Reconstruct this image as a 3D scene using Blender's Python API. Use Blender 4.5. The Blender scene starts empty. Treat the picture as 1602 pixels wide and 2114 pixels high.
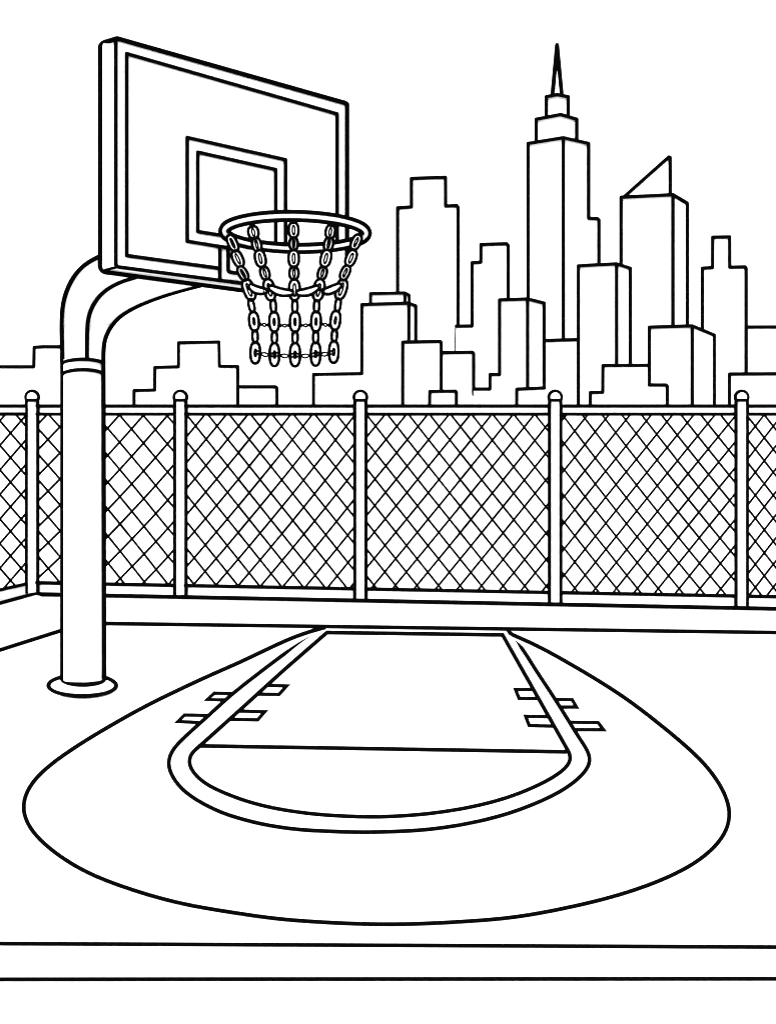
import bpy, math
from mathutils import Vector

# ------------------------------------------------------------------ scene, camera geometry
F, H, CX, HY, K = 2700.0, 1.25, 801.0, 1100.0, 1.00128   # focal length in photo pixels, eye height, principal column, horizon row
scene = bpy.context.scene
COL = scene.collection

def P(px, py, d):
    """point seen at photo pixel (px, py) standing d metres away"""
    return Vector(((px - CX) / F * d, d, H + (HY - py) * K / F * d))

def gd(py, z=0.0):
    """distance of a point of height z seen at row py"""
    return F * (H - z) / ((py - HY) * K)

def G(px, py, z=0.0):
    return P(px, py, gd(py, z))

# ------------------------------------------------------------------ materials
def noise_mat(name, c0, c1, scale):
    m = bpy.data.materials.new(name)
    m.use_nodes = True
    nt = m.node_tree
    nt.nodes.clear()
    out = nt.nodes.new('ShaderNodeOutputMaterial')
    b = nt.nodes.new('ShaderNodeBsdfDiffuse')
    b.inputs['Roughness'].default_value = 1.0
    tc = nt.nodes.new('ShaderNodeTexCoord')
    n = nt.nodes.new('ShaderNodeTexNoise')
    n.inputs['Scale'].default_value = scale
    n.inputs['Detail'].default_value = 3
    r = nt.nodes.new('ShaderNodeValToRGB')
    r.color_ramp.elements[0].color = (*c0, 1)
    r.color_ramp.elements[1].color = (*c1, 1)
    nt.links.new(tc.outputs['Object'], n.inputs['Vector'])
    nt.links.new(n.outputs['Fac'], r.inputs['Fac'])
    nt.links.new(r.outputs['Color'], b.inputs['Color'])
    nt.links.new(b.outputs['BSDF'], out.inputs['Surface'])
    return m

WHITE = noise_mat('white_paint', (.87, .87, .87), (.89, .89, .89), 3.0)
BLACK = noise_mat('black_paint', (.0008, .0008, .0008), (.0012, .0012, .0012), 6.0)
GROUND = noise_mat('white_ground', (.87, .87, .87), (.89, .89, .89), .6)

EYE = Vector((0, 0, H))
LW = 1.6          # every black edge bead and painted line is this much bolder than its nominal width
# ------------------------------------------------------------------ mesh builder: white faces (0) and black trim (1)
class MB:
    def __init__(self):
        self.v, self.f, self.m = [], [], []

    def face(self, pts, mat=0):
        n = len(self.v)
        self.v += [Vector(p) for p in pts]
        self.f.append(tuple(range(n, n + len(pts))))
        self.m.append(mat)

    def sphere(self, c, r, mat=1, nu=8, nv=5, sc=(1, 1, 1)):
        n = len(self.v)
        self.v.append(Vector((c[0], c[1], c[2] + r * sc[2])))
        for i in range(1, nv):
            t = math.pi * i / nv
            for j in range(nu):
                a = 2 * math.pi * j / nu
                self.v.append(Vector((c[0] + r * sc[0] * math.sin(t) * math.cos(a), c[1] + r * sc[1] * math.sin(t) * math.sin(a), c[2] + r * sc[2] * math.cos(t))))
        self.v.append(Vector((c[0], c[1], c[2] - r * sc[2])))
        e = len(self.v) - 1
        for j in range(nu):
            k = (j + 1) % nu
            self.f.append((n, n + 1 + j, n + 1 + k)); self.m.append(mat)
            for i in range(nv - 2):
                a = n + 1 + i * nu
                self.f.append((a + j, a + nu + j, a + nu + k, a + k)); self.m.append(mat)
            a = n + 1 + (nv - 2) * nu
            self.f.append((a + j, e, a + k)); self.m.append(mat)

    def sweep(self, pts, rad, mat=1, sides=8, closed=False, caps=True, flat=None):
        """smooth tube along pts; rad: one radius or one per point; flat=(vector, factor) squeezes the section along a vector"""
        pts = [Vector(p) for p in pts]
        N = len(pts)
        rs = rad if isinstance(rad, (list, tuple)) else [rad] * N
        T = []
        for i in range(N):
            a = pts[(i - 1) % N] if (closed or i > 0) else pts[i]
            b = pts[(i + 1) % N] if (closed or i < N - 1) else pts[i]
            t = (b - a)
            T.append(t.normalized() if t.length > 1e-12 else Vector((0, 0, 1)))
        up = Vector((0, 0, 1)) if abs(T[0].z) < .9 else Vector((0, 1, 0))
        nrm = (up - T[0] * up.dot(T[0])).normalized()
        n0 = len(self.v)
        for i in range(N):
            nrm = nrm - T[i] * nrm.dot(T[i])
            if nrm.length < 1e-6:
                nrm = T[i].orthogonal()
            nrm.normalize()
            bi = T[i].cross(nrm)
            for s in range(sides):
                a = 2 * math.pi * s / sides
                off = (nrm * math.cos(a) + bi * math.sin(a)) * rs[i]
                self.v.append(pts[i] + off)
        for i in range(N if closed else N - 1):
            a, b = n0 + i * sides, n0 + ((i + 1) % N) * sides
            for s in range(sides):
                k = (s + 1) % sides
                self.f.append((a + s, a + k, b + k, b + s)); self.m.append(mat)
        if caps and not closed:
            self.f.append(tuple(n0 + s for s in range(sides))); self.m.append(mat)
            self.f.append(tuple(n0 + (N - 1) * sides + s for s in range(sides))); self.m.append(mat)

    def trim(self, pts, w, ends=True, proud=1.1):
        """black edge bead with round joints, w photo pixels wide at its own distance"""
        pts = [Vector(p) for p in pts]
        R = [(w + LW) * .5 / F * p.y for p in pts]
        pts = [p + (EYE - p).normalized() * r * proud for p, r in zip(pts, R)]      # the bead sits proud of the edge
        for i in range(len(pts) - 1):
            if (pts[i + 1] - pts[i]).length > 1e-9:
                self.sweep([pts[i], pts[i + 1]], [R[i], R[i + 1]], 1, 8)
        for i, p in enumerate(pts):
            if ends or 0 < i < len(pts) - 1:
                self.sphere(p, R[i], 1)

    def bead(self, pts, w, closed=False, ends=True):
        """black edge bead along a smooth curve"""
        pts = [Vector(p) for p in pts]
        R = [(w + LW) * .5 / F * p.y for p in pts]
        pts = [p + (EYE - p).normalized() * r * .9 for p, r in zip(pts, R)]
        self.sweep(pts, R, 1, 8, closed)
        if ends and not closed:
            self.sphere(pts[0], R[0]); self.sphere(pts[-1], R[-1])

    def box(self, fr, bk):
        """front quad and back quad, same winding"""
        n = len(fr)
        self.face(fr); self.face(list(reversed(bk)))
        for i in range(n):
            j = (i + 1) % n
            self.face([fr[i], bk[i], bk[j], fr[j]])

    def lathe(self, c, prof, n=48, mat=0, sy=1.0):
        """prof: (radius, z) list from bottom to top around the vertical through c"""
        a0 = len(self.v)
        for r, z in prof:
            for j in range(n):
                a = 2 * math.pi * j / n
                self.v.append(Vector((c[0] + r * math.cos(a), c[1] + r * sy * math.sin(a), z)))
        for i in range(len(prof) - 1):
            for j in range(n):
                k = (j + 1) % n
                self.f.append((a0 + i * n + j, a0 + i * n + k, a0 + (i + 1) * n + k, a0 + (i + 1) * n + j)); self.m.append(mat)
        self.f.append(tuple(a0 + j for j in range(n))[::-1]); self.m.append(mat)
        self.f.append(tuple(a0 + (len(prof) - 1) * n + j for j in range(n))); self.m.append(mat)

    def ribbon(self, px, w, z, closed=False):
        """painted line on the ground following photo pixels px, w pixels wide (number or list)"""
        N = len(px)
        ws = [x + LW for x in w] if isinstance(w, (list, tuple)) else [w + LW] * N
        L, R = [], []
        for i in range(N):
            def un(a, b):
                d = Vector((b[0] - a[0], b[1] - a[1])); d.normalize(); return d
            ds = []
            if i > 0 or closed: ds.append(un(px[i - 1], px[i]))
            if i < N - 1 or closed: ds.append(un(px[i], px[(i + 1) % N]))
            n = Vector((0, 0))
            for d in ds: n += Vector((-d.y, d.x))
            n.normalize()
            c = n.dot(Vector((-ds[0].y, ds[0].x)))
            n *= ws[i] * .5 / max(c, .42)
            L.append(G(px[i][0] + n.x, px[i][1] + n.y, z)); R.append(G(px[i][0] - n.x, px[i][1] - n.y, z))
        for i in range(N if closed else N - 1):
            j = (i + 1) % N
            self.face([L[i], L[j], R[j], R[i]], 1)

    def build(self, name, parent=None, white=None):
        me = bpy.data.meshes.new(name)
        o = bpy.data.objects.new(name, me)
        COL.objects.link(o)
        org = Vector((0, 0, 0))
        if parent is not None:
            o.parent = parent
            org = parent['_w'] if False else ORG[parent.name]
            ORG[o.name] = org
        else:
            xs = [p.x for p in self.v]; ys = [p.y for p in self.v]; zs = [p.z for p in self.v]
            org = Vector(((min(xs) + max(xs)) / 2, (min(ys) + max(ys)) / 2, min(zs)))
            o.location = org
            ORG[o.name] = org
        me.from_pydata([p - org for p in self.v], [], self.f)
        me.materials.append(white or WHITE)
        me.materials.append(BLACK)
        me.polygons.foreach_set('material_index', self.m)
        me.update()
        return o

ORG = {}

def lerp(a, b, t): return a + (b - a) * t

def thing(name, loc, label, cat, group=None):
    o = bpy.data.objects.new(name, None)
    COL.objects.link(o)
    o.location = loc
    o.empty_display_size = .2
    ORG[o.name] = Vector(loc)
    return tag(o, label, cat, group)

def tag(o, label, cat, group=None):
    o['label'] = label
    o['category'] = cat
    if group: o['group'] = group
    return o

def structure(o):
    o['kind'] = 'structure'
    return o

def smooth(pts, n=8, closed=False):
    """Catmull-Rom through 2-D or 3-D points"""
    pts = [Vector(p) for p in pts]
    N = len(pts); out = []
    for i in range(N if closed else N - 1):
        def g(k):
            if closed: return pts[k % N]
            if k < 0: return pts[0] * 2 - pts[1]
            if k > N - 1: return pts[N - 1] * 2 - pts[N - 2]
            return pts[k]
        a, b, c, d = g(i - 1), g(i), g(i + 1), g(i + 2)
        # centripetal parametrisation keeps unevenly spaced points smooth
        t0 = 0; t1 = t0 + max((b - a).length, 1e-6) ** .5; t2 = t1 + max((c - b).length, 1e-6) ** .5; t3 = t2 + max((d - c).length, 1e-6) ** .5
        for s in range(n):
            t = t1 + (t2 - t1) * s / n
            A1 = a * ((t1 - t) / (t1 - t0)) + b * ((t - t0) / (t1 - t0))
            A2 = b * ((t2 - t) / (t2 - t1)) + c * ((t - t1) / (t2 - t1))
            A3 = c * ((t3 - t) / (t3 - t2)) + d * ((t - t2) / (t3 - t2))
            B1 = A1 * ((t2 - t) / (t2 - t0)) + A2 * ((t - t0) / (t2 - t0))
            B2 = A2 * ((t3 - t) / (t3 - t1)) + A3 * ((t - t1) / (t3 - t1))
            out.append(B1 * ((t2 - t) / (t2 - t1)) + B2 * ((t - t1) / (t2 - t1)))
    if not closed: out.append(pts[-1])
    return out

def ease(pts, n, it=12):
    """even spacing and a few passes of relaxing, ends fixed"""
    q = resample(pts, n)
    for k in range(2 * it):      # alternating passes smooth without shrinking
        w = .5 if k % 2 == 0 else -.515
        q = [q[0]] + [q[i] + ((q[i - 1] + q[i + 1]) * .5 - q[i]) * w for i in range(1, n - 1)] + [q[-1]]
    return q

def resample(pts, n):
    pts = [Vector(p) for p in pts]
    L = [0]
    for i in range(1, len(pts)): L.append(L[-1] + (pts[i] - pts[i - 1]).length)
    out = []; k = 0
    for i in range(n):
        s = L[-1] * i / (n - 1)
        while k < len(L) - 2 and L[k + 1] < s: k += 1
        u = 0 if L[k + 1] == L[k] else (s - L[k]) / (L[k + 1] - L[k])
        out.append(pts[k].lerp(pts[k + 1], min(max(u, 0), 1)))
    return out

# ================================================================== the ground and its painted lines
g = MB()
S = 9000.0
T0 = 40.0
q0 = [(-T0, -T0, 0), (T0, -T0, 0), (T0, T0, 0), (-T0, T0, 0)]; q1 = [(-S, -S, 0), (S, -S, 0), (S, S, 0), (-S, S, 0)]
g.face(q0)
for i in range(4): g.face([q1[i], q1[(i + 1) % 4], q0[(i + 1) % 4], q0[i]])
structure(g.build('ground', white=GROUND))

arc = smooth([(672.7, 1295), (632, 1306.5), (579, 1327.7), (494.8, 1367), (419.5, 1400.5), (294.7, 1461), (176, 1529.5), (123, 1565.4), (82.4, 1599.8),
              (60.6, 1630), (51.2, 1653), (50.3, 1675), (60.6, 1702), (82.4, 1731), (119.9, 1763.6), (176, 1798), (251, 1829), (363, 1862),
              (487, 1884.6), (599.6, 1898.9), (799, 1907.9), (986.6, 1900.2), (1080, 1890.3), (1204.8, 1866), (1298.5, 1840.5), (1376.5, 1811), (1439, 1777),
              (1482.6, 1737), (1499.8, 1706), (1505, 1677.8), (1496.7, 1646.6), (1476.4, 1606.5), (1439, 1562.3), (1392, 1520), (1329.7, 1470),
              (1282.9, 1436), (1226.7, 1400), (1143, 1351.5), (1099.6, 1329), (1059, 1310.8)], 12)
arc = ease(arc, 300, 220) + [Vector((1053, 1307)), Vector((1048, 1299))]
b = MB(); b.ribbon([tuple(p) for p in arc], 7.6, .0020)
structure(b.build('three_point_line'))

outer = smooth([(643, 1312), (620, 1326), (585, 1351.5), (532, 1391.5), (482, 1431), (425, 1482), (373, 1530), (357, 1549), (348.3, 1573), (355.9, 1601.5), (382.4, 1634),
                (444.8, 1671.5), (519.8, 1696), (600.9, 1710.5), (694.5, 1716.5), (776, 1717.5), (893.6, 1711), (999.8, 1692.5), (1080.9, 1668), (1159, 1632),
                (1199.5, 1601), (1215, 1579), (1217.3, 1567), (1212, 1550), (1187, 1509.5), (1146.5, 1444.5), (1110, 1389), (1074.7, 1334.8), (1062.5, 1320.5)], 12)
outer = ease(outer, 220, 16)
inner_l = [(675, 1305.7), (585, 1384), (494.8, 1466), (410.5, 1541.5)]
inner_c = smooth([(410.5, 1541.5), (397, 1554.5), (391, 1571), (398, 1591.5), (423, 1616), (476, 1642), (544.7, 1663.5), (632, 1678.5), (725.8, 1685.3),
                  (800, 1685.6), (893.6, 1678.5), (987.3, 1662.5), (1065, 1640), (1137, 1607), (1168, 1583.5), (1177.3, 1567), (1174.5, 1553), (1169.8, 1544.5)], 12)
inner_c = ease(inner_c, 140, 16)
inner = [Vector(p) for p in inner_l[:-1]] + inner_c + [Vector((1102.8, 1426)), Vector((1037.5, 1310.6))]
b = MB()
b.face([G(p.x, p.y, .0016) for p in outer] + [G(1050, 1303, .0016), G(1038, 1310.6, .0016)] + [G(p.x, p.y, .0016) for p in reversed(inner)] + [G(675, 1297, .0016)])
wl = []
for i, p in enumerate(outer):
    k = min(i, len(outer) - 1 - i)
    wl.append(min(7.4, -.6 + 8.0 * k / (9 if i < len(outer) / 2 else 3)))
b.ribbon([tuple(p) for p in outer], wl, .0024)
b.ribbon([tuple(p) for p in inner], 7.4, .0024, closed=True)
structure(b.build('lane_line'))

b = MB(); b.ribbon([(409, 1539.6), (1170, 1552)], 7.4, .0020)
structure(b.build('free_throw_line'))

for q in [[(547.8, 1415), (592, 1416), (576, 1433.5), (524.4, 1433)], [(488.5, 1467.8), (546.5, 1469.3), (532, 1486), (468, 1485)],
          [(482, 1431.8), (442.5, 1431), (428, 1444), (463.6, 1445)], [(429, 1477), (381, 1476), (367.5, 1489.5), (410.5, 1491.5)],
          [(1101, 1423.7), (1064, 1423.3), (1071.5, 1441.7), (1112, 1442.2)], [(1130.8, 1479.7), (1085, 1478.7), (1092.5, 1497.8), (1143, 1499)],
          [(1146.4, 1444), (1181, 1444.3), (1190, 1459.6), (1158.9, 1459.6)], [(1177.6, 1491), (1234.8, 1491.8), (1246, 1506.5), (1187, 1506.3)]]:
    b = MB()
    b.face([G(x, y, .0006) for x, y in q])
    b.ribbon(q, 6.6, .0010)
    for x, y in q[1:3]:
        b.face([G(x + 4.2 * math.cos(a * math.pi / 6), y + 4.2 * math.sin(a * math.pi / 6), .0013) for a in range(12)], 1)
    structure(b.build('lane_space_mark'))

b = MB()
b.face([G(-250, 1946.8, .001), G(1850, 1956.2, .001), G(1850, 2020.3, .001), G(-250, 2021.8, .001)])
b.ribbon([(-250, 1946.8), (1850, 1956.2)], 7.4, .002)
b.ribbon([(-250, 2021.9), (1850, 2020.2)], 7.4, .002)
structure(b.build('boundary_line'))

# ================================================================== low wall under the fence
def base_y(x): return 1287.2 + (x - 218) * .01345
def top_y(x): return 1229.3 + (x - 218) * .0197
GA, GB = G(218, base_y(218)), G(1570, base_y(1570))
def yf(px):
    """distance of the fence line in the column px"""
    t = (px - CX) / F
    # point A + s*(B-A) with x = t*y
    dx, dy = GB.x - GA.x, GB.y - GA.y
    s = (t * GA.y - GA.x) / (dx - t * dy)
    return GA.y + s * dy

w = MB()
xr = 2420
zt = H - (top_y(78) - HY) * K / F * yf(78)
def lw(px, py): return F * (H - zt) / ((py - HY) * K)
bR, tR = P(xr, base_y(xr), yf(xr)), P(xr, top_y(xr), yf(xr))
bC, tC = P(176, base_y(176), yf(176)), P(176, top_y(176), yf(176))
t78 = P(78, top_y(78), yf(78))
lt = smooth([(78, 1226.8), (66, 1228), (52, 1231.2), (32, 1236.5), (-60, 1262)], 5)
ltp = [P(p.x, p.y, lw(p.x, p.y)) for p in lt]
ltp[0] = t78
lb = [(176, base_y(176)), (125, 1302), (32, 1331.5), (-60, 1361)]
lbp = [bC] + [G(x, y) for x, y in lb[1:]]
w.face([bC, bR, tR, tC])
w.face([bC, tC, t78])
w.face([bC] + lbp[1:][::1] + list(reversed(ltp)))
bk = Vector((0, .35, 0))
w.face([tC, tR, tR + bk, tC + bk]); w.face([t78, tC, tC + bk, t78 + bk])
side = Vector((-.35, .1, 0))
w.face([t78] + ltp[1:] + [ltp[-1] + side, t78 + side]); w.face([t78, t78 + bk, t78 + side])
w.face([bR, bR + bk, tR + bk, tR]); w.face([bC + bk, tC + bk, tR + bk, bR + bk])
w.trim([tC, tR], 7.6); w.trim([bC, bR], 7.2)
w.trim([t78, tC], 7.6); w.bead(ltp, 7.4); w.trim(lbp[1:], 7.4); w.trim([bC, lbp[1]], 7)
w.ribbon([(176, base_y(176) + 1.8), (xr, base_y(xr) + 1.8)], 3.7, .0012)
w.ribbon([(x, y + 1.9) for x, y in lb], 3.9, .0016)
tag(w.build('low_wall'), 'long low white concrete wall running under the chain link fence', 'wall')

# ================================================================== chain link fence
fen = thing('chain_link_fence', P(744, top_y(744), yf(744) + .12), 'tall chain link fence of diamond mesh between ball topped posts', 'fence')
POSTS = [66.5, 372.5, 744, 1146, 1531, 1920, 2320]
def fy(px): return yf(px) + .13
for x in POSTS:
    d = fy(x); s = d / F
    m = MB()
    c = P(x, top_y(x), d)
    r = 11.8 * s
    zb, z1 = c.z, P(x, 827, d).z
    m.lathe(c, [(r - 3 * s, zb - .02), (r - 3 * s, z1)], 24)
    m.trim([P(x - 11.8, top_y(x) + 2, d), P(x - 11.8, 828, d)], 6.2)
    m.trim([P(x + 11.8, top_y(x) + 2, d), P(x + 11.8, 828, d)], 6.2)
    po = m.build('post', fen)
    m = MB()
    cc = P(x, 820.5, d)
    m.sphere(cc, 10.8 * s, 0, 20, 12)
    ring = []
    for i in range(25):
        a = math.radians(-26 + 232 * i / 24)
        ring.append(P(x + 13.3 * math.cos(a), 820 - 12.8 * math.sin(a), d))
    m.bead(ring, 6.0)
    m.trim([P(x - 10.5, 826, d - 11.8 * s * .8), P(x + 10.5, 826, d - 11.8 * s * .8)], 5.2)
    m.build('post_cap', po)

def rail_lo(x): return 1205.6 + (x - 218) * .0189
LX, RX = POSTS[0], 2420
def bar(name, ytop, ybot, lines):
    m = MB()
    o = .16
    fr = [P(LX, ytop(LX), yf(LX) + o), P(RX, ytop(RX), yf(RX) + o), P(RX, ybot(RX), yf(RX) + o), P(LX, ybot(LX), yf(LX) + o)]
    m.box(fr, [p + Vector((0, .05, 0)) for p in fr])
    for fn, wd in lines: m.trim([P(LX, fn(LX), yf(LX) + o), P(RX, fn(RX), yf(RX) + o)], wd)
    return m
D54, D60 = yf(54) + .17, lw(-60, 1262) - .1      # the return towards the viewer starts at the corner post's outer side
def SD(px): return 1 / lerp(1 / D60, 1 / D54, (px + 60) / 114)
def bar_side(m, yt, yb, yt2, yb2, lines2):
    X0, X1 = -60, 55
    fr = [P(X0, yt2, SD(X0)), P(X1, yt, SD(X1)), P(X1, yb, SD(X1)), P(X0, yb2, SD(X0))]
    m.box(fr, [p + Vector((-.03, .05, 0)) for p in fr])
    for (ya, yb_), wd in lines2: m.trim([P(X0, yb_, SD(X0)), P(X1, ya, SD(X1))], wd, ends=False)
m = bar('top_rail', lambda x: 838, lambda x: 855, [(lambda x: 838, 6), (lambda x: 855, 6)])
bar_side(m, 838, 855, 838, 855, [((838, 838), 6), ((855, 855), 6)])
m.build('top_rail', fen)
m = bar('bottom_rail', rail_lo, lambda x: top_y(x) - 1, [(rail_lo, 6.6)])
bar_side(m, 1205, 1231, 1231.5, 1259, [((1205, 1231.5), 6.4)])
m.build('bottom_rail', fen)

def mesh_panel(xl, xr, pos, depth, nu, nv, lo=rail_lo):
    """pos(u, v) -> pixel of a lattice knot; wires run through (u+k/2, k/2) knots"""
    m = MB()
    def clip(a, b):
        t0, t1 = 0.0, 1.0
        for f in (lambda p: p[0] - xl, lambda p: xr - p[0], lambda p: p[1] - 855, lambda p: lo(p[0]) - p[1]):
            fa, fb = f(a), f(b)
            if fa < 0 and fb < 0: return None
            if fa < 0: t0 = max(t0, fa / (fa - fb))
            elif fb < 0: t1 = min(t1, fa / (fa - fb))
        if t1 - t0 < .02: return None
        return [(lerp(a[0], b[0], t), lerp(a[1], b[1], t)) for t in (t0, t1)]
    for sgn, off in ((1, -.006), (-1, .006)):
        for k in range(-4 * nu, 4 * nu + 1, 2):
            for j in range(-3, 2 * nv + 3):
                # knots at (u, v) with 2u and 2v integers of equal parity
                a = pos((k + sgn * j) / 2, j / 2); bb = pos((k + sgn * (j + 1)) / 2, (j + 1) / 2)
                c = clip(a, bb)
                if c is None: continue
                q = [P(x, y, depth(x) + off) for x, y in c]
                m.sweep(q, [2.75 / F * p.y for p in q], 1, 5, caps=False)
    return m.build('mesh_panel', fen)

def bil(xa, xb, y0a, y0b, dva, dvb, x0t, spt, x0b, spb, vb, par=0):
    """lattice whose column spacing drifts down the panel and whose row spacing drifts along it; 2u, 2v both shifted by the same parity"""
    def pos(u, v):
        t = v / vb
        x = lerp(x0t, x0b, t) + u * lerp(spt, spb, t)
        s = min(max((x - xa) / (xb - xa), -.2), 1.4)
        return (x, lerp(y0a, y0b, s) + v * lerp(dva, dvb, s))
    return pos

MD = lambda x: yf(x) + .17
mesh_panel(-60, 55, bil(0, 60, 868.6, 868.6, 50.7, 50.7, 43.7, 44, 43.7, 44, 6), lambda x: SD(x) + .02, 4, 8, lambda x: 1231.5 - (x + 60) * .23)
mesh_panel(78, 361, bil(99, 271.4, 880.8, 885.6, 53.2, 56.7, 271.4, 49.3, 273, 49.5, 5), MD, 8, 8)
mesh_panel(384, 733, bil(403.7, 714, 879.3, 880.5, 54.5, 56.2, 403.7, 44.37, 401, 45.36, 5), MD, 12, 8)
mesh_panel(756, 1135, bil(775, 1126, 879.9, 882.7, 54.7, 54.6, 775.3, 43.8, 772.5, 44.35, 5), MD, 12, 8)
mesh_panel(1157, 1520, bil(1165, 1503, 862.2, 876.7, 54.2, 52.2, 1165.1, 42.3, 1165.1, 43.0, 6), MD, 12, 9)
mesh_panel(1542, 1909, bil(1540, 1700, 880.3, 880.3, 47.5, 47.5, 1559.3, 37, 1559.3, 37, 6), MD, 12, 9)
mesh_panel(1931, 2309, bil(1931, 2309, 880, 880, 54, 54, 1950, 43, 1950, 43, 6), MD, 12, 9)

# ================================================================== basketball hoop
YP = gd(1406)
pc = G(171.5, 1406)
hoop = thing('basketball_hoop', pc, 'big white street basketball hoop on a thick round pole with curved arm', 'basketball hoop')
sP = YP / F
# base plate
m = MB()
cy0, cy1 = gd(1437, .008), gd(1393, .008)
cb = Vector(((169.8 - CX) / F * YP, (cy0 + cy1) / 2, 0))
rx, ry = 69.8 * sP, (cy1 - cy0) / 2
n0 = 56
m.lathe(cb, [(rx, 0), (rx, .008)], n0, 0, ry / rx)
RW = 4.9
ringpx = [(169.8 + 69.8 * math.cos(2 * math.pi * i / 64), 1415 - 21.8 * math.sin(2 * math.pi * i / 64)) for i in range(64)]
L = [G(x + RW * math.cos(2 * math.pi * i / 64), y - RW * math.sin(2 * math.pi * i / 64), .0095) for i, (x, y) in enumerate(ringpx)]
R = [G(x - RW * math.cos(2 * math.pi * i / 64), y + RW * math.sin(2 * math.pi * i / 64), .0095) for i, (x, y) in enumerate(ringpx)]
for i in range(64):
    j = (i + 1) % 64
    m.face([L[i], L[j], R[j], R[i]], 1)
foot = smooth([(128.6, 1399), (129.5, 1403.5), (137, 1408.3), (152, 1412), (171, 1413.3), (190, 1412), (206, 1408.3), (214, 1403.5), (215.2, 1399)], 5)
m.ribbon([tuple(p) for p in foot], 8.6, .0095)
m.build('base_plate', hoop)
# pole
m = MB()
rp = 42.8 * sP
ztop = P(171, 768, YP).z
m.lathe(pc, [(rp - 4 * sP, 0), (rp - 4 * sP, ztop)], 48)
m.trim([P(128.6, 1401, YP), P(128.9, 762, YP)], 8.4)
m.trim([P(215.2, 1401, YP), P(213.8, 762, YP)], 8.4)
m.build('pole', hoop)
# collar
m = MB()
z2 = P(171, 744.5, YP).z
rc = rp - 3.6 * sP
m.lathe(pc, [(rc, ztop - .01), (rc, z2)], 48)
for yy, sag in ((749, 7.5), (771, 8)):
    pts = []
    for i in range(21):
        t = -1 + i / 10
        x = 171.3 + 40.5 * t
        dx = (x - 171.5) * sP * .93
        pts.append(P(x, yy - sag * math.sqrt(max(0, 1 - t * t)) * .55 - sag * .45 * (1 - t * t), YP - math.sqrt(max(rc * rc - dx * dx, 0)) - .003))
    m.bead(pts, 6.8)
m.trim([P(128.8, 772, YP), P(128.6, 744, YP)], 8.4)
m.trim([P(213.8, 772, YP), P(213.6, 744, YP)], 8.4)
m.build('collar', hoop)

# backboard planes
TH = math.atan2(F, 3720 - CX)
NV = Vector((math.sin(TH), -math.cos(TH), 0))
def by(px): return 7.7 * 3480.0 / (3720.0 - px)
def B(px, py, off=0.0):
    """point on the board's face, or off metres in front of it along the same line of sight"""
    return P(px, py, by(px) - off)
YB = 7.84

# curved arm: three seen edges and the hidden one behind
def arm_edge(pts, dz):
    c = resample(smooth(pts, 8), 40)
    n = len(c)
    out = []
    for i, p in enumerate(c):
        t = i / (n - 1)
        out.append(P(p.x, p.y, lerp(YP, dz, max(0, (t - .25) / .75) ** 1.1)))
    return out
eL = arm_edge([(128.6, 752), (127.5, 700), (127.3, 660), (129.5, 632), (135, 608), (144, 586), (157, 565), (176, 546), (204, 530), (232, 520), (262, 513)], 8.35)
eM = arm_edge([(179.5, 746), (179.5, 700), (181, 668), (185, 648), (193, 629), (206, 611), (225, 595), (250, 582), (283, 571.5), (312, 562), (338, 553)], 8.25)
eR = arm_edge([(213.8, 752), (213.8, 728), (216, 706), (222, 688), (233, 670), (249, 653), (274, 637), (310, 621), (360, 604), (416, 589), (462, 578)], 8.55)
eH = [a + c - b_ + Vector((0, .06, 0)) for a, b_, c in zip(eL, eM, eR)]
m = MB()
for i in range(39):
    for A, C in ((eL, eM), (eM, eR), (eR, eH), (eH, eL)):
        m.face([A[i], A[i + 1], C[i + 1], C[i]])
m.face([eL[0], eM[0], eR[0], eH[0]]); m.face([eL[-1], eH[-1], eR[-1], eM[-1]])
m.bead(eL, 8.4); m.bead(eM, 7.6); m.bead(eR, 8.4)
m.build('arm', hoop)

# backboard
m = MB()
FL_t, FL_b = B(241, 80), B(241, 551)
FR_t, FR_b = B(716, 214.5), B(716, 613.5)
BL_t, BL_b = P(207.5, 90, YB), P(207.5, 557, YB)
t_ = .18
BR_t, BR_b = FR_t - NV * t_, FR_b - NV * t_
fr = [FL_t, FR_t, FR_b, FL_b]; bk_ = [BL_t, BR_t, BR_b, BL_b]
m.box(fr, bk_)
top = [P(207, 545, YB), P(207, 101, YB)]
m.trim(top, 9.4)
m.bead([P(p.x, p.y, YB) for p in smooth([(207, 101), (207.6, 95), (211, 90), (217, 86.8)], 5)], 9.4)
m.trim([P(217, 86.8, YB), B(237, 80.8), B(243, 79.6), B(247, 80.6), B(712, 212.3), B(716.5, 215.5)], 9.2)
m.trim([B(716.6, 215.5), B(716.6, 531)], 8.6)
m.bead([P(p.x, p.y, YB) for p in smooth([(207, 545), (207.6, 552), (211.5, 558.5), (218, 561.5), (225, 562.8)], 5)], 9.4)
def bbk(x): return 562.5 + (x - 222) * .1335
m.trim([P(225, bbk(225), YB), P(507, bbk(507), by(507) + .13)], 8.6)
m.trim([B(239, 84), B(239, 545), B(240.5, 549), B(245, 551.2), B(508, 586)], 7.2)
m.trim([B(241, 551.5), P(214, 558, YB)], 5)
m.build('backboard', hoop)
def sq(name, pts, wd, par):
    m = MB()
    m.trim([B(x, y, .004) for x, y in pts], wd)
    return m
bb = [o for o in bpy.data.objects if o.name == 'backboard'][0]
m = sq('border', [(451, 553.5), (261.6, 527.4), (261.6, 110.5), (696, 235), (696, 506)], 7.2, bb)
m.build('border_line', bb)
m = sq('square', [(470, 511.3), (386.5, 498), (386.5, 283.6), (589.6, 329.5), (589.6, 506)], 7.0, bb)
q = [B(386.5, 283.6, .001), B(589.6, 329.5, .001), B(589.6, 530, .001), B(386.5, 498, .001)]
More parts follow.
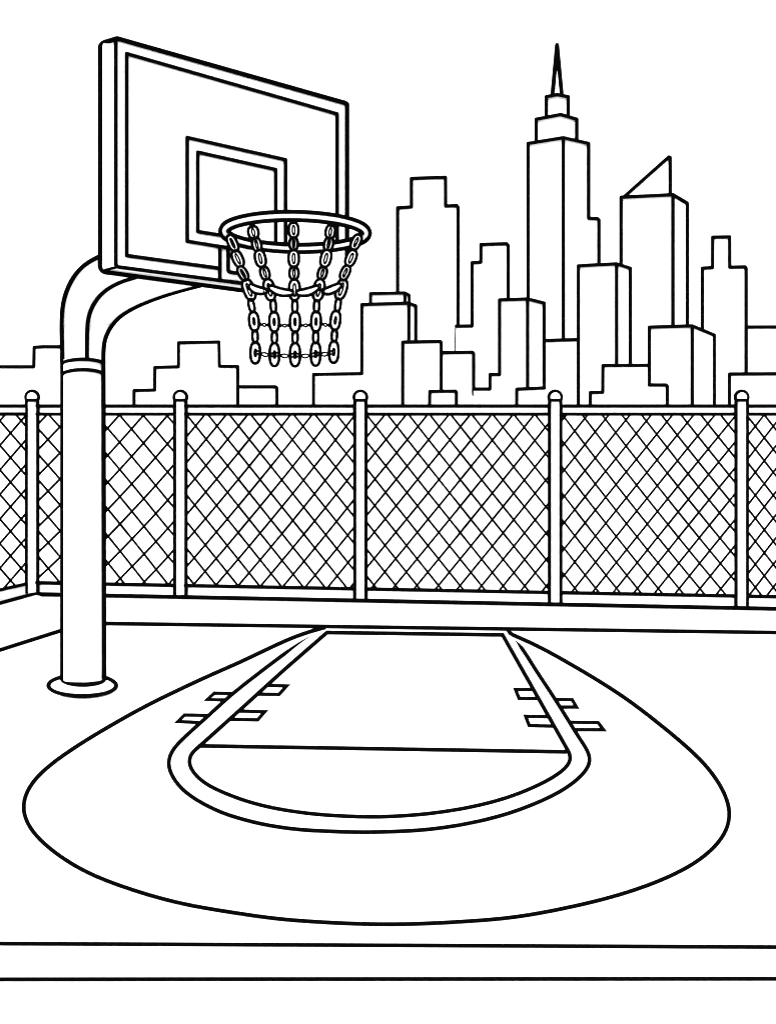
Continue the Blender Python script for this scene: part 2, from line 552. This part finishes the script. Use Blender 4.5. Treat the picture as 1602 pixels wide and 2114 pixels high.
m.trim([B(x, y, .004) for x, y in [(460, 486), (408.3, 478), (408.3, 314), (569.3, 349.8), (569.3, 506)]], 7.0)
m.build('target_square', bb)
# rim bracket
m = MB()
q = [B(454, 509), B(560, 522), B(560, 592), B(454, 576)]
f2 = [P(471, 513, by(490) - .06), P(545, 524, by(540) - .06), P(545, 575, by(540) - .06), P(471, 561, by(490) - .06)]
m.box(f2, q)
m.trim([B(454, 510, .004), B(454, 578, .004)], 7.0)
m.trim([P(471, 512, by(490) - .06), P(471, 557, by(490) - .06), P(472.5, 560.5, by(490) - .06), P(477, 562, by(490) - .06), P(507, 567, by(500) - .06)], 7.0)
m.trim([B(456, 509.5, .01), P(476, 511, by(490) - .06)], 6.5)
RC = Vector(((610 - CX) / F * 7.87, 7.87, H + (HY - 481) * K / F * 7.87))
zr = RC.z
# neck from the bracket to the rim
nd = (NV * -1)
q1 = RC + nd * .455
q2 = RC + nd * .56
sd = Vector((math.cos(TH), math.sin(TH), 0)) * .05
up = Vector((0, 0, .012))
m.box([q1 - sd - up, q1 + sd - up, q1 + sd + up, q1 - sd + up], [q2 - sd - up, q2 + sd - up, q2 + sd + up, q2 - sd + up])
m.build('rim_bracket', hoop)
# rim
m = MB()
RR, rr = 146.0 / F * 7.87, .0235
cir, A, Bq = [], [], []
eye = Vector((0, 0, H))
for i in range(96):
    a = 2 * math.pi * i / 96
    c = RC + Vector((math.cos(a) * RR, math.sin(a) * RR, 0))
    T = Vector((-math.sin(a), math.cos(a), 0))
    V = (c - eye).normalized()
    N = T.cross(V).normalized()
    cir.append(c); A.append(c + N * rr); Bq.append(c - N * rr)
m.sweep(cir, rr - 3.4 / F * 7.87, 0, 14, closed=True)
m.bead(A, 7.8, closed=True); m.bead(Bq, 7.8, closed=True)
m.build('rim', hoop)

# ================================================================== chain net
net = thing('chain_net', RC - Vector((0, 0, .55)), 'steel chain net of five hanging strands below the white rim', 'basketball net')
def Z3(x, y): return (430 + x / 4.45, 420 + y / 4.45)
def ndep(px, py):
    """distance of the net's near surface, a cone narrowing downwards"""
    r = RR * (1.0 if py < 470 else lerp(1.0, .62, min((py - 470) / 260, 1)))
    x = (px - 608) / F * 7.6
    r2 = max(r * r - x * x, (.2 * r) ** 2)
    return RC.y - math.sqrt(r2)

def oval(c, ax, hw, hh, d, n=28, p=.82):
    """closed oval in the picture plane: c pixel centre, ax unit axis in pixels"""
    rt = (-ax[1], ax[0])
    out = []
    for i in range(n):
        a = 2 * math.pi * i / n
        u = hw * math.copysign(abs(math.cos(a)) ** p, math.cos(a)); v = hh * math.copysign(abs(math.sin(a)) ** p, math.sin(a))
        out.append(P(c[0] + rt[0] * u + ax[0] * v, c[1] + rt[1] * u + ax[1] * v, d))
    return out

def link(kind, top, bot, wz, par, front=0.0, lwid=5.0, hole=None):
    """kind 'open': seen flat with its hole; 'edge': turned edge-on. top, bot: outer ends in photo pixels; wz: outer width"""
    c = ((top[0] + bot[0]) / 2, (top[1] + bot[1]) / 2)
    dx, dy = bot[0] - top[0], bot[1] - top[1]
    Ln = math.hypot(dx, dy)
    ax = (dx / Ln, dy / Ln)
    hw, hh = wz / 2 - lwid / 2, Ln / 2 - lwid / 2
    d = ndep(*c) - front
    m = MB()
    s = d / F
    if kind == 'open':
        iw, ih = hole if hole else (max(hw * .25, 1.5), hh * .60)
        bw, bh = (hw + iw) / 2, (hh + ih) / 2
        m.sweep(oval(c, ax, bw, bh, d), (hw - iw) / 2 * s * 1.05, 0, 10, closed=True)
        m.sweep(oval(c, ax, hw, hh, d - (hw - iw) / 2 * s), (lwid + LW * 1.2) / 2 * s, 1, 8, closed=True)
        m.sweep(oval(c, ax, iw, ih, d - (hw - iw) / 2 * s - .004, 20), 2.2 * s, 1, 6, closed=True)
    else:
        pts = []
        for i in range(24):
            a = 2 * math.pi * i / 24
            v = (hh - hw * .6) * math.sin(a)
            pts.append(P(c[0] + ax[0] * v, c[1] + ax[1] * v, d + hw * 1.5 * s * math.cos(a)))
        m.sweep(pts, hw * s * .95, 0, 10, closed=True)
        m.sweep(oval(c, ax, hw, hh, d - hw * 2.4 * s, 24, .7), (lwid + LW * 1.2) / 2 * s, 1, 8, closed=True)
    return m.build('link', par)

def Zp(p): return Z3(*p)
strands = {
 'A': [('open', (184, 282), (262, 446), 104), ('open', (232, 425), (310, 592), 112), ('open', (278, 572), (358, 712), 100), ('open', (335, 688), (412, 898), 122),
       ('edge', (382, 870), (412, 1005), 72), ('dark', (410, 985), (430, 1180), 112), ('edge', (428, 1155), (432, 1285), 72), ('dark', (433, 1262), (431, 1482), 112)],
 'B': [('open', (400, 200), (428, 330), 116), ('open', (428, 305), (462, 450), 104), ('open', (458, 420), (498, 592), 116), ('open', (500, 572), (540, 708), 104),
       ('open', (538, 686), (586, 900), 122), ('edge', (592, 865), (602, 1010), 72), ('dark', (603, 985), (608, 1190), 112), ('edge', (608, 1165), (608, 1295), 72), ('dark', (608, 1270), (608, 1506), 112)],
 'C': [('open', (782, 165), (786, 325), 112), ('open', (785, 300), (784, 440), 98), ('open', (784, 418), (786, 592), 118), ('open', (787, 572), (788, 708), 106),
       ('open', (790, 688), (794, 900), 122), ('edge', (795, 880), (796, 1010), 72), ('dark', (797, 985), (797, 1190), 116), ('edge', (798, 1165), (797, 1295), 72), ('dark', (797, 1270), (797, 1508), 116)],
 'D': [('open', (1130, 190), (1112, 330), 108), ('open', (1122, 300), (1090, 445), 104), ('open', (1102, 418), (1058, 592), 116), ('open', (1066, 572), (1030, 708), 102),
       ('open', (1036, 686), (994, 902), 122), ('edge', (997, 875), (993, 1008), 72), ('dark', (992, 980), (988, 1188), 112), ('edge', (988, 1165), (986, 1290), 72), ('dark', (988, 1262), (985, 1502), 112)],
 'E': [('open', (1392, 278), (1323, 432), 104), ('open', (1345, 420), (1278, 585), 112), ('open', (1290, 562), (1225, 710), 100), ('open', (1252, 686), (1192, 890), 120),
       ('edge', (1200, 865), (1182, 1000), 72), ('dark', (1178, 975), (1158, 1172), 112), ('edge', (1162, 1150), (1155, 1275), 72), ('dark', (1156, 1252), (1150, 1476), 110)],
}
for key, ls in strands.items():
    px, py = Zp(ls[0][1])
    ch = bpy.data.objects.new('chain', None)
    COL.objects.link(ch); ch.parent = net
    ORG[ch.name] = ORG[net.name]
    for i, (kind, a, b2, wz) in enumerate(ls):
        a, b2 = Zp(a), Zp(b2)
        if kind == 'open':
            link('open', a, b2, wz / 4.45, ch, front=.018 if i % 2 == 0 else 0.0, lwid=4.9)
        elif kind == 'dark':
            link('open', a, b2, wz / 4.45, ch, front=.02, lwid=5.1, hole=(2.0, 7.5))
        else:
            link('edge', a, b2, wz / 4.45, ch, front=-.012, lwid=4.8)

# ties between the strands
def tie(name, pts):
    m = MB()
    q = smooth([Z3(*p) for p in pts], 6)
    c3 = [P(p.x, p.y, ndep(p.x, p.y) - .05) for p in q]
    n = len(c3)
    rad = []
    for i in range(n):
        t = i / (n - 1)
        rad.append((1.2 + 4.6 * math.sin(math.pi * t) ** .5) / F * 7.5)
    m.sweep(c3, [max(r_ - 1.4 / F * 7.5, .0008) for r_ in rad], 0, 10)
    for sg in (1, -1):
        e = []
        for i in range(n):
            a = c3[max(i - 1, 0)]; b2 = c3[min(i + 1, n - 1)]
            T = (b2 - a).normalized(); V = (c3[i] - eye).normalized()
            N = T.cross(V).normalized()
            e.append(c3[i] + N * (rad[i] + 1.6 / F * 7.5) * sg)
        m.bead(e, 5.2)
    m.build(name, net)
tie('tie_link', [(380, 752), (425, 786), (475, 802), (535, 805)])
tie('tie_link', [(560, 765), (630, 802), (690, 818), (778, 820)])
tie('tie_link', [(812, 820), (880, 818), (935, 805), (1015, 765)])
tie('tie_link', [(1048, 808), (1105, 802), (1160, 780), (1215, 748)])
for row in ([[(470, 1108), (560, 1115)], [(655, 1118), (750, 1118)], [(845, 1118), (945, 1115)], [(1035, 1105), (1118, 1118)]],
            [[(440, 1362), (600, 1388)], [(618, 1382), (785, 1392)], [(805, 1390), (978, 1385)], [(992, 1378), (1145, 1365)]]):
    low = row[0][0][1] > 1300
    for a, b2 in row:
        m = MB()
        for ph in (0, 1):
            pts = []
            for i in range(25):
                t = i / 24
                x = lerp(a[0], b2[0], t); y = lerp(a[1], b2[1], t) + (14 if low else 4) * math.sin(math.pi * t)
                y += (17 if low else 13) * math.cos(2 * math.pi * t * 1.0 + math.pi * ph) * 1.0
                X, Y = Z3(x, y)
                pts.append(P(X, Y, ndep(X, Y) - .045 - .004 * math.sin(2 * math.pi * t + math.pi * ph)))
            m.bead(pts, 2.7)
        m.build('tie_wire', net)

# ================================================================== skyline
CS = 4.0
YEND = 849
GRP = 'city buildings beyond the fence'
def ray(px): return (px - CX) / F

def flat_building(name, poly, d, label, cat='building', lines=None, wd=6.0, deep=.06, parent=None, ground=True, thin=None):
    """poly: outline from the left foot over the top to the right foot; the block is turned to face the court"""
    d *= CS
    xs = [p[0] for p in poly]
    c = (min(xs) + max(xs)) / 2
    u = Vector((ray(c), 1, 0)); u.normalize()
    D = d
    def Q(px, py):
        r = Vector((ray(px), 1, 0))
        t = D / (r.dot(u))
        return P(px, py, t)
    def Q0(px):
        p = Q(px, HY); p.z = -1.0; return p
    body = [p for p in poly]
    fr = [Q0(body[0][0])] + [Q(*p) for p in body] + [Q0(body[-1][0])] if ground else [Q(*p) for p in body]
    m = MB()
    back = u * (d * deep)
    m.box(fr, [p + back for p in fr])
    for ln in (lines or [[(poly[0][0], YEND)] + list(poly) + [(poly[-1][0], YEND)]]):
        m.trim([Q(*p) for p in ln], wd)
    if thin: m.trim([Q(*p) for p in thin], 1.4)
    o = m.build(name, parent)
    if parent is None: tag(o, label, cat, GRP)
    return o

def corner_box(m, Lp, Cp, Rp, d, ends, wd=6.4, zlow=-1.0, edges='LCRT'):
    """two-faced block: top corners at Lp, Cp, Rp (pixels), C nearest; ends: rows where the three upright edges stop; returns corner points"""
    d *= CS
    dl = d * (HY - Cp[1]) / (HY - Lp[1]); dr = d * (HY - Cp[1]) / (HY - Rp[1])
    L, C, R = P(*Lp, dl), P(*Cp, d), P(*Rp, dr)
    Bk = L + R - C
    tops = [L, C, R, Bk]
    lows = [Vector((p.x, p.y, zlow)) for p in tops]
    m.box(tops, lows)
    if 'L' in edges: m.trim([L, P(Lp[0], ends[0], dl)], wd, proud=2.2)
    if 'C' in edges: m.trim([C, P(Cp[0], ends[1], d)], wd, proud=2.2)
    if 'R' in edges: m.trim([R, P(Rp[0], ends[2], dr)], wd, proud=2.2)
    if 'T' in edges: m.trim([L, C, R], wd, proud=2.2)
    return L, C, R, Bk

flat_building('office_block', [(-60, 757), (69.5, 757), (70.3, 716.8), (90, 715.5), (170, 716)], 80, 'low stepped white block seen behind the hoop pole', lines=[[(-60, 757), (69.5, 757), (70.3, 716.8), (90, 715.5), (170, 716)]], wd=6)
flat_building('office_block', [(276.5, 806), (319.3, 805), (319.5, 758.3), (368.2, 757), (368.2, 707.5), (452.3, 705.8), (453, 756), (491, 756.5)], 78,
              'stepped pyramid shaped white building just right of the hoop pole', wd=6)
flat_building('office_block', [(488, 798.3), (571.8, 798.3)], 84, 'small flat roofed block beside the stepped pyramid building', lines=[[(491, 798.3), (569, 798.3), (571.8, 800.5), (571.8, YEND)]])
flat_building('office_block', [(647, 773), (646.8, 772.8), (747, 771), (835, 771)], 84, 'wide low white block below the chain net, in front of a taller block', lines=[[(647, YEND), (647, 772.8), (747, 771)]])

# block with a rooftop box
b5 = thing('office_block', P(800, 1100, 92 * CS), 'white block with a flat rooftop box right of the chain net', 'building', GRP)
ORG[b5.name].z = 0; b5.location.z = 0
m = MB()
corner_box(m, (746.7, 628.7), (844, 625.6), (858.4, 631.2), 92, (771, YEND, YEND))
m.build('wall', b5)
m = MB()
zr5 = P(844, 626, 92 * CS).z
corner_box(m, (764.8, 606), (836, 604.6), (844.6, 609.5), 92.7, (629, 628, 628), 6.0, zlow=zr5 - 1)
m.build('roof_box', b5)

flat_building('office_block', [(831.2, 706.2), (910.3, 705)], 72, 'plain slab with flat roof in front of the block with a rooftop box', wd=6.4, lines=[[(831.2, YEND), (831.2, 706.2), (908.5, 704.6), (911, 707), (911, YEND)]])
flat_building('office_block', [(905, 728), (977.8, 727.5)], 82, 'narrow low slab at the foot of the stepped tower', wd=6.4, lines=[[(905, 728), (975.5, 727), (977.8, 730), (977.8, 814)]])
flat_building('office_block', [(886.6, 807.8), (942.3, 807.5)], 60, 'smallest little block peeking over the fence rail', wd=6.2, lines=[[(886.6, YEND), (887, 808), (940.5, 807.4), (942.3, 809.5), (942.3, YEND)]])
flat_building('tower', [(820.7, 428.8), (849.3, 427), (849.2, 368.2), (919.8, 365.8), (920, 425.2), (943, 424.3), (945.7, 428)], 125, 'tall broad tower with one wide block on top', 'tower', wd=6.4,
              lines=[[(820.7, 630), (820.7, 428.8), (849.3, 427), (849.2, 368.2), (919.8, 365.8), (920, 425.2), (943, 424.3), (945.7, 428), (945.5, 690)]])
flat_building('tower', [(939.5, 673.4), (974.6, 672.8), (974.3, 542.3), (992.6, 541), (992.6, 504.5), (1046, 503), (1049.3, 507)], 100,
              'slim tower stepping up on one side between two taller towers', 'tower', wd=6.4, thin=[(940.3, 675), (938.8, 735)],
              lines=[[(942, 673.2), (974.6, 672.8), (974.3, 542.3), (992.6, 541), (992.6, 504.5), (1046, 503), (1049.3, 507), (1049.3, 640)]])
o = [x for x in bpy.data.objects if x.get('label', '').startswith('slim tower')][0]

# two-faced block with a stepped annex
b11 = thing('office_block', P(1089, 1100, 76 * CS), 'two faced white block with a stepped annex in front of the spired tower', 'building', GRP)
b11.location.z = 0; ORG[b11.name].z = 0
m = MB()
corner_box(m, (1031.2, 619), (1089.2, 617), (1123.4, 625.3), 76, (773, YEND, 801))
m.build('wall', b11)
flat_building('annex', [(978, 803), (1011.5, 803), (1011.8, 773), (1033, 772.8)], 76.6, '', parent=b11, wd=6.2, lines=[[(978, 803), (1011.4, 803), (1011.4, 773), (1031.6, 773)]])
flat_building('office_block', [(1066.6, 803), (1190, 800)], 62, 'low white block just over the fence under the two faced block', wd=6.2, lines=[[(1066.6, YEND), (1066.6, 803.2), (1124, 800.8)]])
flat_building('office_block', [(1118, 703), (1196, 701)], 97, 'plain block filling the gap below the spired tower', wd=6.4, lines=[[(1125, 702.8), (1194, 701)]])

b14 = thing('tower', P(1273, 1100, 88 * CS), 'square white tower with its corner towards the court, below the spired one', 'tower', GRP)
b14.location.z = 0; ORG[b14.name].z = 0
m = MB(); corner_box(m, (1194, 548.6), (1273, 544.5), (1301.6, 553.6), 88, (YEND, 775, 775)); m.build('wall', b14)

# the spired tower
tw = thing('tower', P(1163, 1100, 140 * CS), 'tallest skyscraper with setback tiers and a pointed spire', 'tower', GRP)
tw.location.z = 0; ORG[tw.name].z = 0
m = MB()
L, C, R, Bk = corner_box(m, (1090, 296), (1163, 284), (1215.3, 296), 140, (640, 730, 450.5), 6.6)
zm = C.z
m.build('wall', tw)
m = MB()
dR = 140 * CS * (HY - 284) / (HY - 296)
fr = [P(1213, 450.5, dR + 3), P(1236.6, 451.5, dR + 3), P(1236.6, 1101, dR + 3), P(1213, 1101, dR + 3)]
u = Vector((ray(1225), 1, 0)) * 12
m.box(fr, [p + u for p in fr])
m.trim([P(1215.3, 450.5, dR + 3), P(1233, 451, dR + 3), P(1236.6, 454, dR + 3), P(1236.6, 575, dR + 3)], 6.4)
m.build('side_wing', tw)
m = MB()
L2, C2, R2, B2 = corner_box(m, (1106.8, 246), (1157.3, 236.3), (1190.8, 246), 142, (294, 292, 294), 6.6, zlow=zm - 1, edges='LRT')
m.build('roof_tier', tw)
m = MB()
L3, C3, R3, B3 = corner_box(m, (1127.8, 199.5), (1150, 195.3), (1173.2, 199.5), 143.2, (244, 242, 244), 6.6, zlow=C2.z - 1, edges='LRT')
m.build('roof_tier', tw)
m = MB()
cs = (L3 + R3) * .5
ap = P(1150, 93, cs.y)
sb = cs.y / F
hb = 10 * sb
basep = [Vector((cs.x - hb, cs.y, C3.z - .3)), Vector((cs.x, cs.y - hb, C3.z - .3)), Vector((cs.x + hb, cs.y, C3.z - .3)), Vector((cs.x, cs.y + hb, C3.z - .3))]
xc = P(1150, 195, cs.y).x
basep = [Vector((xc + (p.x - cs.x), p.y, p.z)) for p in basep]
for i in range(4): m.face([basep[i], basep[(i + 1) % 4], ap])
m.trim([basep[0].lerp(ap, .05), ap, basep[2].lerp(ap, .05)], 8.0)
m.build('spire', tw)

# wedge topped tower
b16 = thing('tower', P(1388, 1100, 120 * CS), 'tower with a sharp slanted wedge on its roof', 'tower', GRP)
b16.location.z = 0; ORG[b16.name].z = 0
m = MB(); L, C, R, Bk = corner_box(m, (1282, 407), (1389.3, 401.8), (1419, 419.5), 120, (570, 705, 705), 6.6); m.build('wall', b16)
m = MB()
def Wq(px, py):
    t = (px - 1282) / (1389.3 - 1282)
    return P(px, py, lerp(L.y, C.y, t) + 2.5)
q = [Wq(1287, 410), Wq(1382.5, 322.5), Wq(1384, 410)]
u = Vector((ray(1360) - .0, 1, 0)) * 10
m.face(q); m.face([p + u for p in reversed(q)])
for i in range(3): m.face([q[i], q[i] + u, q[(i + 1) % 3] + u, q[(i + 1) % 3]])
m.trim([Wq(1289, 405.5), Wq(1380.5, 324), Wq(1383.6, 325), Wq(1383.8, 403)], 6.4)
m.build('roof_wedge', b16)

b17 = thing('office_block', P(1429, 1100, 80 * CS), 'broad corner block standing in front of the wedge topped tower', 'building', GRP)
b17.location.z = 0; ORG[b17.name].z = 0
m = MB(); corner_box(m, (1340.4, 675.3), (1429.2, 672.6), (1474.6, 691.5), 80, (795, YEND, YEND), 6.4); m.build('wall', b17)

flat_building('office_block', [(1218.7, 810), (1244.3, 809.8), (1244.5, 754.4), (1336.5, 753.8), (1336.8, 794.6), (1377.7, 794.6)], 64,
              'low block with steps on both sides just above the fence', wd=6.2,
              lines=[[(1218.7, YEND), (1218.7, 810), (1244.3, 809.8), (1244.5, 754.4), (1340, 754)], [(1340.3, 794.6), (1375.5, 794.6), (1377.7, 797), (1377.7, YEND)]])
flat_building('tower', [(1450, 553.5), (1471, 552.2), (1471.2, 489.5), (1506.4, 488.9), (1506.6, 551.5), (1538, 550.8), (1540.5, 554)], 100,
              'tower with a narrow block on its roof, far from the hoop', 'tower', wd=6.4,
              lines=[[(1450, 710), (1450, 553.5), (1471, 552.2), (1471.2, 489.5), (1506.4, 488.9), (1506.6, 551.5), (1538, 550.8), (1540.5, 554), (1540.5, 790)]])
flat_building('office_block', [(1536, 675), (1900, 674)], 110, 'plain white block farther behind the tower with the narrow roof block', wd=6.2, lines=[[(1541, 675), (1900, 674)]])
flat_building('office_block', [(1505.7, 772), (1900, 770)], 66, 'low block over the fence below the tower with the narrow roof block', wd=6.2, lines=[[(1505.7, YEND), (1505.7, 772), (1900, 770)]])

# ================================================================== camera, light, sky
cam = bpy.data.cameras.new('camera')
co = bpy.data.objects.new('camera', cam)
COL.objects.link(co)
co.location = (0, 0, H)
co.rotation_euler = (math.radians(90), 0, 0)
cam.sensor_fit = 'HORIZONTAL'
cam.sensor_width = 36
cam.lens = 36 * F / 1602
cam.shift_y = (HY - 1057) * K / 1602
cam.clip_start = .05
cam.clip_end = 30000
scene.camera = co

EL, AZ = 24, 184
sun = bpy.data.lights.new('sun', 'SUN')
sun.energy = 1.3
sun.angle = math.radians(60)
sun.color = (1, .99, .97)
so = bpy.data.objects.new('sun', sun)
COL.objects.link(so)
so.rotation_euler = (math.radians(90 - EL), 0, math.radians(-4))
wd = bpy.data.worlds.new('World')
scene.world = wd
wd.use_nodes = True
nt = wd.node_tree
bg = nt.nodes['Background']
sky = nt.nodes.new('ShaderNodeTexSky')
sky.sky_type = 'NISHITA'
sky.sun_disc = False
sky.sun_elevation = math.radians(EL)
sky.sun_rotation = math.radians(AZ)
hs = nt.nodes.new('ShaderNodeHueSaturation')      # an overcast, colourless sky
hs.inputs['Saturation'].default_value = 0.0
nt.links.new(sky.outputs['Color'], hs.inputs['Color'])
nt.links.new(hs.outputs['Color'], bg.inputs['Color'])
bg.inputs['Strength'].default_value = .15
scene.view_settings.view_transform = 'Standard'
scene.view_settings.look = 'None'
scene.view_settings.exposure = 1.6
scene.view_settings.gamma = 1
scene.cycles.filter_width = 1.2
scene.cycles.max_bounces = 14
scene.cycles.diffuse_bounces = 12
